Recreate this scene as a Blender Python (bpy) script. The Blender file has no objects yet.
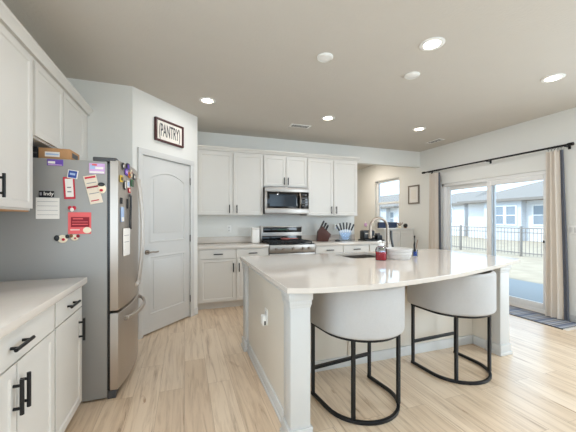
import bpy, bmesh, math, random
from math import sin, cos, pi, radians, sqrt
from mathutils import Vector, Matrix
random.seed(7)
S = bpy.context.scene
C = S.collection
XL, XR, YB, ZC = -1.247, 4.65, 5.004, 2.71
# ------------------------------------------------------------------ camera
cam = bpy.data.cameras.new('camera'); camo = bpy.data.objects.new('camera', cam); C.objects.link(camo)
FOC = 299.0
cam.sensor_fit = 'HORIZONTAL'; cam.sensor_width = 36.0
cam.lens = 36.0 * FOC / 576.0
cam.shift_y = (219.45 - 216.0) / 576.0
cam.clip_start = 0.02; cam.clip_end = 300
camo.location = (0, 0, 1.298)
camo.rotation_euler = (pi / 2, 0, -math.atan((288 - 184.4) / FOC))
S.camera = camo
# ------------------------------------------------------------------ sky, sun, added fill lights, exposure
W = bpy.data.worlds.new('World'); S.world = W; W.use_nodes = True
bgn = W.node_tree.nodes['Background']
bgn.inputs[0].default_value = (0.62, 0.82, 1.0, 1); bgn.inputs[1].default_value = 2.9
sun = bpy.data.lights.new('sun', 'SUN'); sun.energy = 2.7; sun.angle = radians(1.5); sun.color = (1, .96, .9)
suno = bpy.data.objects.new('sun', sun); C.objects.link(suno); suno.location = (-6, 2, 9)
suno.rotation_euler = Vector((0.62, -0.15, -0.75)).to_track_quat('-Z', 'Y').to_euler()
def area(name, loc, direction, sx, sy, power, col):
    l = bpy.data.lights.new(name, 'AREA'); l.shape = 'RECTANGLE'; l.size = sx; l.size_y = sy; l.energy = power; l.color = col
    o = bpy.data.objects.new(name, l); C.objects.link(o); o.location = loc
    o.rotation_euler = Vector(direction).to_track_quat('-Z', 'Z').to_euler(); return o
# added unseen area lights behind and beside the camera to brighten the room
area('added_fill_rear', (0.6, -3.9, 1.5), (0, 1, 0), 2.0, 1.7, 3, (.80, .91, 1))
area('added_fill_rear', (3.2, -3.9, 1.5), (0, 1, 0), 2.0, 1.7, 3, (.80, .91, 1))
area('added_fill_left', (XL+.05, -.3, 1.5), (1, .1, .05), 2.0, 1.8, 34, (.80, .91, 1))
area('added_fill_right', (XR-.05, .1, 1.5), (-1, .3, -.12), 2.0, 1.8, 85, (.78, .90, 1))
area('daylight_portal', (4.84, 3.54, 1.0), (-1, 0, 0), 1.85, 1.98, 1, (1, 1, 1)).data.cycles.is_portal = True
LAMP_W = 8.2
S.view_settings.view_transform = 'Standard'; S.view_settings.look = 'None'
S.view_settings.gamma = 1.0; S.view_settings.use_curve_mapping = False
S.view_settings.exposure = 0.0
S.cycles.max_bounces = 14; S.cycles.diffuse_bounces = 10; S.cycles.transparent_max_bounces = 12
S.cycles.sample_clamp_indirect = 6.0; S.cycles.caustics_reflective = False; S.cycles.caustics_refractive = False

# ------------------------------------------------------------------ materials
def lin(h):
    h = h.lstrip('#'); v = [int(h[i:i+2], 16) / 255 for i in (0, 2, 4)]
    return tuple(c / 12.92 if c <= .04045 else ((c + .055) / 1.055) ** 2.4 for c in v) + (1,)
def nm(name):
    m = bpy.data.materials.new(name); m.use_nodes = True
    return m, m.node_tree.nodes, m.node_tree.links, m.node_tree.nodes['Principled BSDF']
def mat(name, col, rough=.5, metal=0.0, vary=.04, scale=6.0, bump=0.0, bscale=60.0, spec=.5, coat=0.0, stretch=None, emit=None, estr=0):
    m, n, l, b = nm(name)
    c = lin(col)
    tc = n.new('ShaderNodeTexCoord'); mp = n.new('ShaderNodeMapping'); l.new(tc.outputs['Object'], mp.inputs[0])
    if stretch: mp.inputs['Scale'].default_value = stretch
    nz = n.new('ShaderNodeTexNoise'); nz.inputs['Scale'].default_value = scale; nz.inputs['Detail'].default_value = 4
    l.new(mp.outputs[0], nz.inputs['Vector'])
    mx = n.new('ShaderNodeMix'); mx.data_type = 'RGBA'
    mx.inputs[6].default_value = tuple(x * (1 - vary) for x in c[:3]) + (1,)
    mx.inputs[7].default_value = tuple(min(1, x * (1 + vary)) for x in c[:3]) + (1,)
    l.new(nz.outputs[0], mx.inputs[0]); l.new(mx.outputs[2], b.inputs['Base Color'])
    b.inputs['Roughness'].default_value = rough; b.inputs['Metallic'].default_value = metal
    b.inputs['Specular IOR Level'].default_value = spec; b.inputs['Coat Weight'].default_value = coat
    if bump:
        nb = n.new('ShaderNodeTexNoise'); nb.inputs['Scale'].default_value = bscale; nb.inputs['Detail'].default_value = 3
        l.new(mp.outputs[0], nb.inputs['Vector'])
        bp = n.new('ShaderNodeBump'); bp.inputs['Strength'].default_value = bump; bp.inputs['Distance'].default_value = .004
        l.new(nb.outputs[0], bp.inputs['Height']); l.new(bp.outputs[0], b.inputs['Normal'])
    if emit:
        b.inputs['Emission Color'].default_value = lin(emit); b.inputs['Emission Strength'].default_value = estr
    return m
def glass_mat(name, tint='#ffffff', refl=.06, rough=.0):
    m, n, l, b = nm(name)
    t = n.new('ShaderNodeBsdfTransparent'); t.inputs[0].default_value = lin(tint)
    g = n.new('ShaderNodeBsdfGlossy'); g.inputs['Roughness'].default_value = rough
    f = n.new('ShaderNodeFresnel'); f.inputs[0].default_value = 1.2
    mx = n.new('ShaderNodeMixShader')
    l.new(f.outputs[0], mx.inputs[0]); l.new(t.outputs[0], mx.inputs[1]); l.new(g.outputs[0], mx.inputs[2])
    l.new(mx.outputs[0], n['Material Output'].inputs[0]); n.remove(b)
    return m
def floor_mat():
    m, n, l, b = nm('oak_planks')
    tc = n.new('ShaderNodeTexCoord'); mp = n.new('ShaderNodeMapping'); mp.inputs['Rotation'].default_value = (0, 0, pi / 2)
    l.new(tc.outputs['Object'], mp.inputs[0])
    br = n.new('ShaderNodeTexBrick'); l.new(mp.outputs[0], br.inputs['Vector'])
    br.inputs['Scale'].default_value = 1; br.inputs['Brick Width'].default_value = 1.22; br.inputs['Row Height'].default_value = .178
    br.inputs['Mortar Size'].default_value = .0012; br.inputs['Mortar Smooth'].default_value = .3; br.offset = .37; br.inputs['Bias'].default_value = 0
    br.inputs['Color1'].default_value = (0, 0, 0, 1); br.inputs['Color2'].default_value = (1, 1, 1, 1); br.inputs['Mortar'].default_value = (.3, .3, .3, 1)
    cr = n.new('ShaderNodeValToRGB'); l.new(br.outputs[0], cr.inputs[0])
    e = cr.color_ramp.elements; e[0].position = 0; e[0].color = lin('#d8c1a6'); e[1].position = 1; e[1].color = lin('#e7d4bc')
    e.new(.45).color = lin('#dfcab0'); e.new(.75).color = lin('#e3cfb6')
    # long grain, different on every plank
    add = n.new('ShaderNodeVectorMath'); add.operation = 'MULTIPLY_ADD'
    l.new(br.outputs[0], add.inputs[0]); add.inputs[1].default_value = (7, 13, 5); 
    mp2 = n.new('ShaderNodeMapping'); mp2.inputs['Scale'].default_value = (1.0, 16, 1); l.new(mp.outputs[0], mp2.inputs[0])
    l.new(mp2.outputs[0], add.inputs[2])
    nz = n.new('ShaderNodeTexNoise'); nz.inputs['Scale'].default_value = 1.6; nz.inputs['Detail'].default_value = 7; nz.inputs['Roughness'].default_value = .65; nz.inputs['Distortion'].default_value = .8
    l.new(add.outputs[0], nz.inputs['Vector'])
    r2 = n.new('ShaderNodeValToRGB'); l.new(nz.outputs[0], r2.inputs[0])
    q = r2.color_ramp.elements; q[0].position = .30; q[0].color = (.50, .42, .35, 1); q[1].position = .55; q[1].color = (1.02, 1.01, 1.0, 1)
    q.new(.40).color = (.83, .78, .73, 1)
    mx = n.new('ShaderNodeMix'); mx.data_type = 'RGBA'; mx.blend_type = 'MULTIPLY'; mx.inputs[0].default_value = 1
    l.new(cr.outputs[0], mx.inputs[6]); l.new(r2.outputs[0], mx.inputs[7])
    m2 = n.new('ShaderNodeMix'); m2.data_type = 'RGBA'; l.new(br.outputs['Fac'], m2.inputs[0]); l.new(mx.outputs[2], m2.inputs[6]); m2.inputs[7].default_value = lin('#b0967a')
    l.new(m2.outputs[2], b.inputs['Base Color'])
    b.inputs['Roughness'].default_value = .3; b.inputs['Specular IOR Level'].default_value = .85
    kn = n.new('ShaderNodeTexNoise'); kn.inputs['Scale'].default_value = 1.0; kn.inputs['Detail'].default_value = 5; kn.inputs['Distortion'].default_value = 1.6
    mp3 = n.new('ShaderNodeMapping'); mp3.inputs['Scale'].default_value = (1.6, 9, 1); mp3.inputs['Location'].default_value = (3.1, 5.7, 0)
    l.new(mp.outputs[0], mp3.inputs[0]); l.new(mp3.outputs[0], kn.inputs['Vector'])
    r3 = n.new('ShaderNodeValToRGB'); l.new(kn.outputs[0], r3.inputs[0])
    z = r3.color_ramp.elements; z[0].position = .665; z[0].color = (1, 1, 1, 1); z[1].position = .74; z[1].color = (.60, .47, .36, 1); z.new(.60).color = (1, 1, 1, 1)
    m3 = n.new('ShaderNodeMix'); m3.data_type = 'RGBA'; m3.blend_type = 'MULTIPLY'; m3.inputs[0].default_value = 1
    l.new(m2.outputs[2], m3.inputs[6]); l.new(r3.outputs[0], m3.inputs[7]); l.new(m3.outputs[2], b.inputs['Base Color'])
    bp = n.new('ShaderNodeBump'); bp.inputs['Strength'].default_value = .12; bp.inputs['Distance'].default_value = .002
    l.new(nz.outputs[0], bp.inputs['Height']); l.new(bp.outputs[0], b.inputs['Normal'])
    return m
def stripe_mat(name, axis, cols, width, rough=.9, speck=0.0):
    """woven bands across a rug / siding courses: a repeating colour ramp along one object axis"""
    m, n, l, b = nm(name)
    tc = n.new('ShaderNodeTexCoord'); sp = n.new('ShaderNodeSeparateXYZ'); l.new(tc.outputs['Object'], sp.inputs[0])
    d = n.new('ShaderNodeMath'); d.operation = 'DIVIDE'; l.new(sp.outputs[axis], d.inputs[0]); d.inputs[1].default_value = width
    fr = n.new('ShaderNodeMath'); fr.operation = 'FRACT'; l.new(d.outputs[0], fr.inputs[0])
    cr = n.new('ShaderNodeValToRGB'); cr.color_ramp.interpolation = 'CONSTANT'; l.new(fr.outputs[0], cr.inputs[0])
    e = cr.color_ramp.elements
    e[0].position = cols[0][0]; e[0].color = lin(cols[0][1]); e[1].position = cols[1][0]; e[1].color = lin(cols[1][1])
    for p, c in cols[2:]: e.new(p).color = lin(c)
    out = cr.outputs[0]
    if speck:
        ck = n.new('ShaderNodeTexChecker'); ck.inputs['Scale'].default_value = 55; l.new(tc.outputs['Object'], ck.inputs[0])
        ck.inputs[1].default_value = (1, 1, 1, 1); ck.inputs[2].default_value = (1 - speck, 1 - speck, 1 - speck, 1)
        mx = n.new('ShaderNodeMix'); mx.data_type = 'RGBA'; mx.blend_type = 'MULTIPLY'; mx.inputs[0].default_value = 1
        l.new(out, mx.inputs[6]); l.new(ck.outputs[0], mx.inputs[7]); out = mx.outputs[2]
    l.new(out, b.inputs['Base Color']); b.inputs['Roughness'].default_value = rough
    return m
M = dict(
    wall=mat('wall_paint', '#e3e3df', .75, vary=.01, bump=.12, bscale=120),
    ceil=mat('ceiling_texture', '#c8c3bb', .9, vary=.02, bump=.55, bscale=45),
    trim=mat('white_trim', '#d2d2d0', .4, vary=.01),
    post=mat('island_post_paint', '#c6c5c2', .4, vary=.01),
    cab=mat('cabinet_white', '#d2cfc9', .38, vary=.012),
    isl=mat('island_paint', '#ddd5c8', .42, vary=.012),
    quartz=mat('white_quartz', '#d3cbc2', .07, vary=.03, scale=25, spec=.5),
    floor=floor_mat(),
    black=mat('matte_black_metal', '#141416', .4, metal=.3, vary=.1),
    ink=mat('black_plastic', '#17181b', .3, vary=.1),
    gloss=mat('black_glass', '#08090b', .06, vary=.05),
    steel=mat('stainless_steel', '#aca6a0', .38, metal=1, vary=.05, scale=40, stretch=(1, 1, .05)),
    fsteel=mat('fridge_steel', '#c6beb6', .42, metal=1, vary=.04, scale=40, stretch=(1, 1, .05)),
    fcase=mat('fridge_case_grey', '#9b9a97', .42, metal=.15, vary=.03),
    dgrey=mat('dark_grey_plastic', '#4a4a4c', .5, vary=.05),
    fence=mat('hazed_fence_metal', '#8a847e', .6, vary=.05),  # dark metal lightened; the bright outdoor haze is put into its colour
    chrome=mat('brushed_nickel', '#a2968a', .36, metal=1, vary=.03),
    fabric=mat('cream_boucle', '#bcbab8', .95, vary=.04, scale=60, bump=.35, bscale=250),
    curtain=mat('cream_linen', '#d8cfc4', .95, vary=.05, scale=50, bump=.3, bscale=300, stretch=(1, 1, .2)),
    band=mat('charcoal_lining', '#5a5d66', .95, vary=.06),
    plate=mat('white_plastic', '#efefec', .35, vary=.01),
    white=mat('white_ceramic', '#eeebe6', .2, vary=.01),
    card=mat('cardboard', '#b98d63', .85, vary=.08, scale=20),
    paper=mat('white_paper', '#ece8e2', .8, vary=.02),
    ppaper=mat('cream_menu_paper', '#e3d6c4', .8, vary=.03),
    redp=mat('red_print', '#c4273c', .7, vary=.05),
    dred=mat('dark_red_print', '#8e1d2c', .7, vary=.05),
    pink=mat('coral_print', '#e8696b', .7, vary=.05),
    lilac=mat('pink_lilac_print', '#cfa9d8', .7, vary=.2, scale=30),
    purple=mat('purple_print', '#6c4fae', .7, vary=.1),
    blue=mat('blue_print', '#2f4d9e', .5, vary=.1),
    lblue=mat('pale_blue_print', '#a9bfe0', .7, vary=.1),
    pale=mat('cream_print', '#f0e4cb', .7, vary=.05),
    orange=mat('orange_print', '#d9803a', .6, vary=.1),
    yellow=mat('yellow_print', '#d9b648', .6, vary=.1),
    green=mat('dark_green_print', '#3f6a4a', .6, vary=.1),
    glyph=mat('grey_print', '#8b8a90', .7),
    signred=mat('dark_red_wood', '#451416', .45, vary=.15, scale=20),
    board=mat('cream_sign_board', '#e9e3da', .7, vary=.02),
    wood=mat('knife_block_wood', '#4a251b', .45, vary=.2, scale=12, stretch=(6, 6, 1)),
    frame=mat('grey_wood_frame', '#7c7268', .6, vary=.15, scale=20),
    cblue=mat('blue_knife_steel', '#b9c2cf', .35, metal=.4),
    clear=glass_mat('clear_acrylic', '#eef4fa'),
    glass=glass_mat('window_glass', '#fbfdff'),
    soap=mat('red_soap', '#b3242b', .15, vary=.05),
    screen=mat('monitor_screen', '#3d4f72', .12, vary=.15, scale=3),
    vinyl=mat('white_vinyl', '#e9e9e8', .35, vary=.01),
    lamp=mat('lamp_lens', '#fff3df', .4, emit='#fff0da', estr=14),
    led=mat('green_clock', '#0b0f0d', .3, emit='#58d6a0', estr=.06),
    concrete=mat('patio_concrete', '#8d8e8e', .85, vary=.04, scale=4),
    lawn=mat('dry_lawn', '#a99a85', .95, vary=.3, scale=2.2, bump=.4, bscale=40),
    siding=stripe_mat('white_siding', 2, [(0, '#d6d6d8'), (.1, '#e0e0e1')], .16),
    gsiding=stripe_mat('grey_siding', 2, [(0, '#c0c2c7'), (.1, '#cccfd3')], .16),
    roof=mat('grey_shingle', '#878079', .9, vary=.12, scale=9),
    hglass=mat('house_window_glass', '#8a939c', .2, vary=.1),
    rug=stripe_mat('woven_rug', 1, [(0, '#6e7791'), (.12, '#c9c9cc'), (.2, '#3c4255'), (.27, '#c2c6cf'), (.42, '#8791a6'), (.55, '#d2d0cc'), (.64, '#2f3342'), (.70, '#b9bec8'), (.86, '#8a92a5')], .21, speck=.45),
    rest=mat('pinkish_ceramic', '#d08078', .4),
    bowlw=mat('off_white_stoneware', '#cfcbc7', .3, vary=.02),
    sinkm=mat('taupe_granite_sink', '#7d7469', .5, vary=.08),
    twig=mat('brown_twig', '#8a6244', .8, vary=.2),
    towel=mat('taupe_towel', '#a39886', .95, vary=.08, bump=.3, bscale=200),
)
# ------------------------------------------------------------------ builders
class MB:
    def __init__(s): s.bm = bmesh.new()
    def box(s, x0, x1, y0, y1, z0, z1, bev=0, seg=2):
        vs = [s.bm.verts.new((x, y, z)) for x in (x0, x1) for y in (y0, y1) for z in (z0, z1)]
        q = [(0, 1, 3, 2), (4, 6, 7, 5), (0, 4, 5, 1), (2, 3, 7, 6), (0, 2, 6, 4), (1, 5, 7, 3)]
        fs = [s.bm.faces.new([vs[i] for i in f]) for f in q]
        if bev:
            es = {e for f in fs for e in f.edges}
            bmesh.ops.bevel(s.bm, geom=list(es), offset=bev, segments=seg, profile=.5, affect='EDGES')
        return s
    def panel(s, x0, x1, z0, z1, y0, y1, rail=.055, dep=.007, lip=.009, raised=False, bev=.0015):
        """a slab from y0 (front) to y1 (back) with a recessed centre panel in its front"""
        vs = [s.bm.verts.new((x, y, z)) for x in (x0, x1) for y in (y0, y1) for z in (z0, z1)]
        q = [(0, 1, 3, 2), (4, 6, 7, 5), (0, 4, 5, 1), (2, 3, 7, 6), (0, 2, 6, 4), (1, 5, 7, 3)]
        fs = [s.bm.faces.new([vs[i] for i in f]) for f in q]
        fr = fs[2]
        bmesh.ops.recalc_face_normals(s.bm, faces=fs)
        if rail:
            bmesh.ops.inset_individual(s.bm, faces=[fr], thickness=rail, depth=0)
            bmesh.ops.inset_individual(s.bm, faces=[fr], thickness=lip, depth=-dep)
            if raised:
                bmesh.ops.inset_individual(s.bm, faces=[fr], thickness=.012, depth=0)
                bmesh.ops.inset_individual(s.bm, faces=[fr], thickness=.014, depth=dep * .8)
        return s
    def prism(s, poly, z0, z1, bev=0, M4=None):
        """vertical prism over an (x, y) outline"""
        a = [s.bm.verts.new((x, y, z0)) for x, y in poly]; b = [s.bm.verts.new((x, y, z1)) for x, y in poly]
        fs = [s.bm.faces.new(a[::-1]), s.bm.faces.new(b)]
        n = len(poly)
        for i in range(n): fs.append(s.bm.faces.new([a[i], a[(i+1) % n], b[(i+1) % n], b[i]]))
        bmesh.ops.recalc_face_normals(s.bm, faces=fs)
        vs = a + b
        if bev:
            es = [e for e in {e for f in fs[:2] for e in f.edges}]
            r = bmesh.ops.bevel(s.bm, geom=es, offset=bev, segments=2, profile=.5, affect='EDGES')
            vs = list({v for f in r['faces'] for v in f.verts} | {v for v in vs if v.is_valid})
        if M4: 
            for v in vs: v.co = M4 @ v.co
        return s
    def cyl(s, p0, p1, r, n=16, r1=None, cap=True):
        p0, p1 = Vector(p0), Vector(p1); d = p1 - p0
        q = d.to_track_quat('Z', 'X').to_matrix(); r1 = r if r1 is None else r1
        a = [s.bm.verts.new(p0 + q @ Vector((r * cos(2*pi*i/n), r * sin(2*pi*i/n), 0))) for i in range(n)]
        b = [s.bm.verts.new(p1 + q @ Vector((r1 * cos(2*pi*i/n), r1 * sin(2*pi*i/n), 0))) for i in range(n)]
        for i in range(n): s.bm.faces.new([a[i], a[(i+1) % n], b[(i+1) % n], b[i]])
        if cap: s.bm.faces.new(a[::-1]); s.bm.faces.new(b)
        return s
    def lathe(s, prof, c=(0, 0, 0), n=28):
        c = Vector(c); rings = []
        for r, z in prof:
            if r < 1e-6: rings.append([s.bm.verts.new(c + Vector((0, 0, z)))])
            else: rings.append([s.bm.verts.new(c + Vector((r*cos(2*pi*i/n), r*sin(2*pi*i/n), z))) for i in range(n)])
        for a, b in zip(rings, rings[1:]):
            for i in range(n):
                j = (i+1) % n
                f = [a[i % len(a)], a[j % len(a)], b[j % len(b)], b[i % len(b)]]
                u = []
                for v in f:
                    if v not in u: u.append(v)
                if len(u) > 2: s.bm.faces.new(u)
        return s
    def sweep(s, pts, prof, closed=False, up=(0, 0, 1), ends=None):
        """sweep a (side, up) outline along a path; ends: per-point scale of the outline"""
        pts = [Vector(p) for p in pts]; up = Vector(up); n = len(pts); rings = []
        for i, p in enumerate(pts):
            if closed: t0, t1 = p - pts[i-1], pts[(i+1) % n] - p
            else: t0 = p - pts[max(i-1, 0)] if i else pts[1] - p; t1 = pts[min(i+1, n-1)] - p if i < n-1 else p - pts[i-1]
            t = (t0.normalized() + t1.normalized()).normalized()
            side = t.cross(up).normalized(); u2 = side.cross(t).normalized()
            k = 1 / max(.5, sqrt(max(0, (1 + t0.normalized().dot(t1.normalized())) / 2)))
            e = ends[i] if ends else (1, 1)
            rings.append([s.bm.verts.new(p + side * a * k * e[0] + u2 * b * e[1]) for a, b in prof])
        m = len(prof); rr = rings + ([rings[0]] if closed else [])
        for a, b in zip(rr, rr[1:]):
            for i in range(m): s.bm.faces.new([a[i], a[(i+1) % m], b[(i+1) % m], b[i]])
        if not closed: s.bm.faces.new(rings[0]); s.bm.faces.new(rings[-1][::-1])
        return s
    def ball(s, c, r, sc=(1, 1, 1), seg=14):
        bmesh.ops.create_uvsphere(s.bm, u_segments=seg, v_segments=max(6, seg*2//3), radius=1, matrix=Matrix.Translation(c) @ Matrix.Diagonal((r*sc[0], r*sc[1], r*sc[2], 1)))
        return s
    def build(s, name, m, parent=None, smooth=True, kind=None):
        bm = s.bm
        bmesh.ops.recalc_face_normals(bm, faces=bm.faces[:])
        if smooth:
            for f in bm.faces: f.smooth = True
            for e in bm.edges:
                if len(e.link_faces) == 2 and e.calc_face_angle(0) > radians(38): e.smooth = False
        me = bpy.data.meshes.new(name); bm.to_mesh(me); bm.free()
        me.materials.append(M[m] if isinstance(m, str) else m)
        o = bpy.data.objects.new(name, me); C.objects.link(o)
        if parent: o.parent = parent
        if kind: o['kind'] = kind
        return o
def tag(o, label, cat, group=None):
    o['label'] = label; o['category'] = cat
    if group: o['group'] = group
    return o
def thing(name, label, cat, loc=(0, 0, 0), rz=0, group=None):
    o = bpy.data.objects.new(name, None); C.objects.link(o); o.empty_display_size = .1
    o.location = loc; o.rotation_euler = (0, 0, rz); return tag(o, label, cat, group)
def copy_tree(o, parent=None):
    c = o.copy(); C.objects.link(c)
    if parent: c.parent = parent
    for ch in [x for x in S.objects if x.parent == o]: copy_tree(ch, c)
    return c
def struct(name, b, m, parent=None): return b.build(name, m, parent, kind='structure')
def rect(w, h, r=0, n=4):
    if not r: return [(-w/2, -h/2), (w/2, -h/2), (w/2, h/2), (-w/2, h/2)]
    out = []
    for cx, cy, a0 in ((w/2-r, -h/2+r, -90), (w/2-r, h/2-r, 0), (-w/2+r, h/2-r, 90), (-w/2+r, -h/2+r, 180)):
        for i in range(n+1):
            a = radians(a0 + 90*i/n); out.append((cx + r*cos(a), cy + r*sin(a)))
    return out
def circ(r, n=10): return [(r*cos(2*pi*i/n), r*sin(2*pi*i/n)) for i in range(n)]
def text(name, body, size, m, parent, loc, rot, extrude=.0008, sx=1.0, sy=1.0):
    cu = bpy.data.curves.new(name, 'FONT'); cu.body = body; cu.size = size; cu.align_x = 'CENTER'; cu.align_y = 'CENTER'; cu.extrude = extrude; cu.offset = size*.012
    cu.materials.append(M[m]); tmp = bpy.data.objects.new(name, cu); C.objects.link(tmp)
    bpy.context.view_layer.update()
    me = bpy.data.meshes.new_from_object(tmp.evaluated_get(bpy.context.evaluated_depsgraph_get()))
    bpy.data.objects.remove(tmp)
    o = bpy.data.objects.new(name, me); C.objects.link(o); o.parent = parent; o.location = loc; o.rotation_euler = rot; o.scale = (sx, sy, 1)
    return o

# ------------------------------------------------------------------ the setting
struct('floor', MB().box(XL-.12, XR+.02, -4.1, 8.1, -.1, 0), 'floor')
struct('ceiling', MB().box(XL-.3, XR+.35, -4.3, 8.3, ZC, ZC+.2), 'ceil')
w = MB(); w.box(XL-.12, XL, -4, -1.35, 0, ZC); w.box(XL-.12, XL, .75, 5.1, 0, ZC); w.box(XL-.12, XL, -1.35, .75, 0, .55); w.box(XL-.12, XL, -1.35, .75, 2.45, ZC)
struct('wall_left', w, 'wall')
struct('wall_back', MB().box(XL-.1, 3.08, YB, YB+.12, 0, ZC), 'wall')
struct('wall_header', MB().box(3.08, XR, YB, YB+.12, 2.39, ZC), 'wall')
struct('wall_passage', MB().box(2.96, 3.08, YB+.12, 8, 0, ZC), 'wall')
struct('wall_rear', MB().box(2.96, XR+.16, 8, 8.12, 0, ZC), 'wall')
SY0, SY1, SZ = 2.62, 4.46, 1.975          # sliding door opening
WY0, WY1, WZ0, WZ1 = 5.645, 6.56, 1.12, 2.27   # window opening
w = MB(); X0, X1 = XR, XR+.16
w.box(X0, X1, -4, -.95, 0, ZC); w.box(X0, X1, 1.15, SY0, 0, ZC); w.box(X0, X1, -.95, 1.15, 0, .55); w.box(X0, X1, -.95, 1.15, 2.45, ZC); w.box(X0, X1, SY0, SY1, SZ, ZC); w.box(X0, X1, SY1, WY0, 0, ZC)
w.box(X0, X1, WY0, WY1, 0, WZ0); w.box(X0, X1, WY0, WY1, WZ1, ZC); w.box(X0, X1, WY1, 8, 0, ZC)
struct('wall_right', w, 'wall')
w = MB()
for a, b in ((XL-.12, -.5), (1.7, 2.1), (4.3, XR+.16)): w.box(a, b, -4.12, -4, 0, ZC)
for a, b in ((-.5, 1.7), (2.1, 4.3)): w.box(a, b, -4.12, -4, 0, .55); w.box(a, b, -4.12, -4, 2.45, ZC)
struct('wall_front', w, 'wall')
# pantry: short wall facing the room, and the diagonal wall with the door
struct('wall_pantry_side', MB().box(XL, -.52, 3.535, 3.635, 0, ZC), 'wall')
PA = (-.52, 3.535); PANG = math.atan2(.765, .69); PL = 1.03
def diag(name, b, m, parent=None):
    o = struct(name, b, m, parent)
    if not parent: o.location = (*PA, 0); o.rotation_euler = (0, 0, PANG)
    return o
w = MB(); w.box(0, .115, 0, .1, 0, ZC); w.box(.888, PL, 0, .1, 0, ZC); w.box(.115, .888, 0, .1, 2.02, ZC)
diag('wall_pantry', w, 'wall')
struct('wall_pantry_return', MB().box(.07, .17, 4.31, YB, 0, ZC), 'wall')
w = MB(); w.box(.062, .122, -.016, 0, 0, 2.078, .003); w.box(.881, .945, -.016, 0, 0, 2.078, .003); w.box(.062, .945, -.017, 0, 2.013, 2.08, .003)
w.box(.1145, .1195, 0, .1, 0, 2.015); w.box(.8835, .8885, 0, .1, 0, 2.015)
diag('trim_1', w, 'trim')
# door leaf: flat slab with two moulded panels, the upper one arched
d = MB(); d.box(.122, .881, .004, .04, .016, 2.01, .001)
def moulding(d, outline, y, ww=.030, hh=.009):
    pts = [(x, y, z) for x, z in outline]
    d.sweep(pts, [(-ww/2, 0), (-ww*.28, hh), (ww*.1, hh*.55), (ww/2, 0)], closed=True, up=(0, -1, 0))
arch = [(.225, 1.04), (.778, 1.04), (.778, 1.77)] + [(.778 - .553*i/12, 1.77 + .085*sin(pi*i/12)**.85) for i in range(1, 12)] + [(.225, 1.77)]
low = [(.225, .22), (.778, .22), (.778, .875), (.225, .875)]
moulding(d, arch, .0045); moulding(d, low, .0045)
def field(d, o, k, y):
    cx = sum(p[0] for p in o)/len(o); cz = sum(p[1] for p in o)/len(o)
    p2 = [((x-cx)*(1-k/.28)+cx, (z-cz)*(1-k/.38)+cz) for x, z in o]
    d.prism(p2, -.0, .005, M4=Matrix(((1, 0, 0, 0), (0, 0, -1, y), (0, 1, 0, 0), (0, 0, 0, 1))), bev=.003)
field(d, arch, .055, .0045); field(d, low, .055, .0045)
door = diag('door_1', d, 'trim')
h = MB(); h.cyl((.187, .004, .93), (.187, -.012, .93), .027, 20); h.cyl((.187, -.012, .93), (.187, -.045, .93), .011); h.sweep([(.187, -.043, .93), (.23, -.047, .933), (.27, -.046, .927), (.31, -.04, .93)], rect(.013, .018, .005))
h.build('door_handle', 'chrome', door)
for z in (.25, 1.05, 1.8):
    MB().cyl((.881, -.006, z-.045), (.881, -.006, z+.045), .007, 10).build('hinge', 'dgrey', door)
# baseboards
def bboard(name, b): return struct(name, b, 'trim')
bboard('baseboard_right', MB().box(XR-.014, XR, 1.15, SY0, 0, .085, .004)); bboard('baseboard_right', MB().box(XR-.014, XR, SY1, 8, 0, .085, .004))
b = MB(); b.box(0, .062, -.014, 0, 0, .085, .004); b.box(.945, PL, -.014, 0, 0, .085, .004); diag('baseboard_pantry', b, 'trim')
bboard('baseboard_rear', MB().box(3.08, XR, 7.986, 8, 0, .085, .004))
# ---- sliding glass door
o2 = MB(); fx0, fx1 = XR+.02, XR+.14
o2.box(fx0, fx1, SY0, SY0+.05, 0, SZ, .004); o2.box(fx0, fx1, SY1-.06, SY1, 0, SZ, .004); o2.box(fx0, fx1, SY0, SY1, SZ-.055, SZ, .004); o2.box(fx0, fx1, SY0, SY1, 0, .05, .004)
sd = struct('door_2', o2, 'vinyl')
def sash(y0, y1, x0, x1, st=.075, bot=.085):
    s = MB(); s.box(x0, x1, y0, y0+st, .05, SZ-.055, .005); s.box(x0, x1, y1-st, y1, .05, SZ-.055, .005); s.box(x0, x1, y0+st, y1-st, SZ-.055-.075, SZ-.055, .004); s.box(x0, x1, y0+st, y1-st, .05, .05+bot, .004)
    f = struct('sliding_panel', s, 'vinyl', sd)
    struct('pane', MB().box((x0+x1)/2-.004, (x0+x1)/2+.004, y0+st-.005, y1-st+.005, .05+bot-.005, SZ-.125), 'glass', f); return f
sp = sash(SY0+.05, 3.56, fx0+.005, fx0+.045); sash(3.47, SY1-.06, fx0+.06, fx0+.10)
hd = MB(); hd.box(fx0-.02, fx0+.004, 2.705, 2.735, .9, 1.09, .006); hd.build('handle', 'vinyl', sp)
hd = MB(); hd.box(fx0-.028, fx0-.02, 2.71, 2.73, .975, 1.01, .003); hd.build('latch', 'ink', sp)
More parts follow.
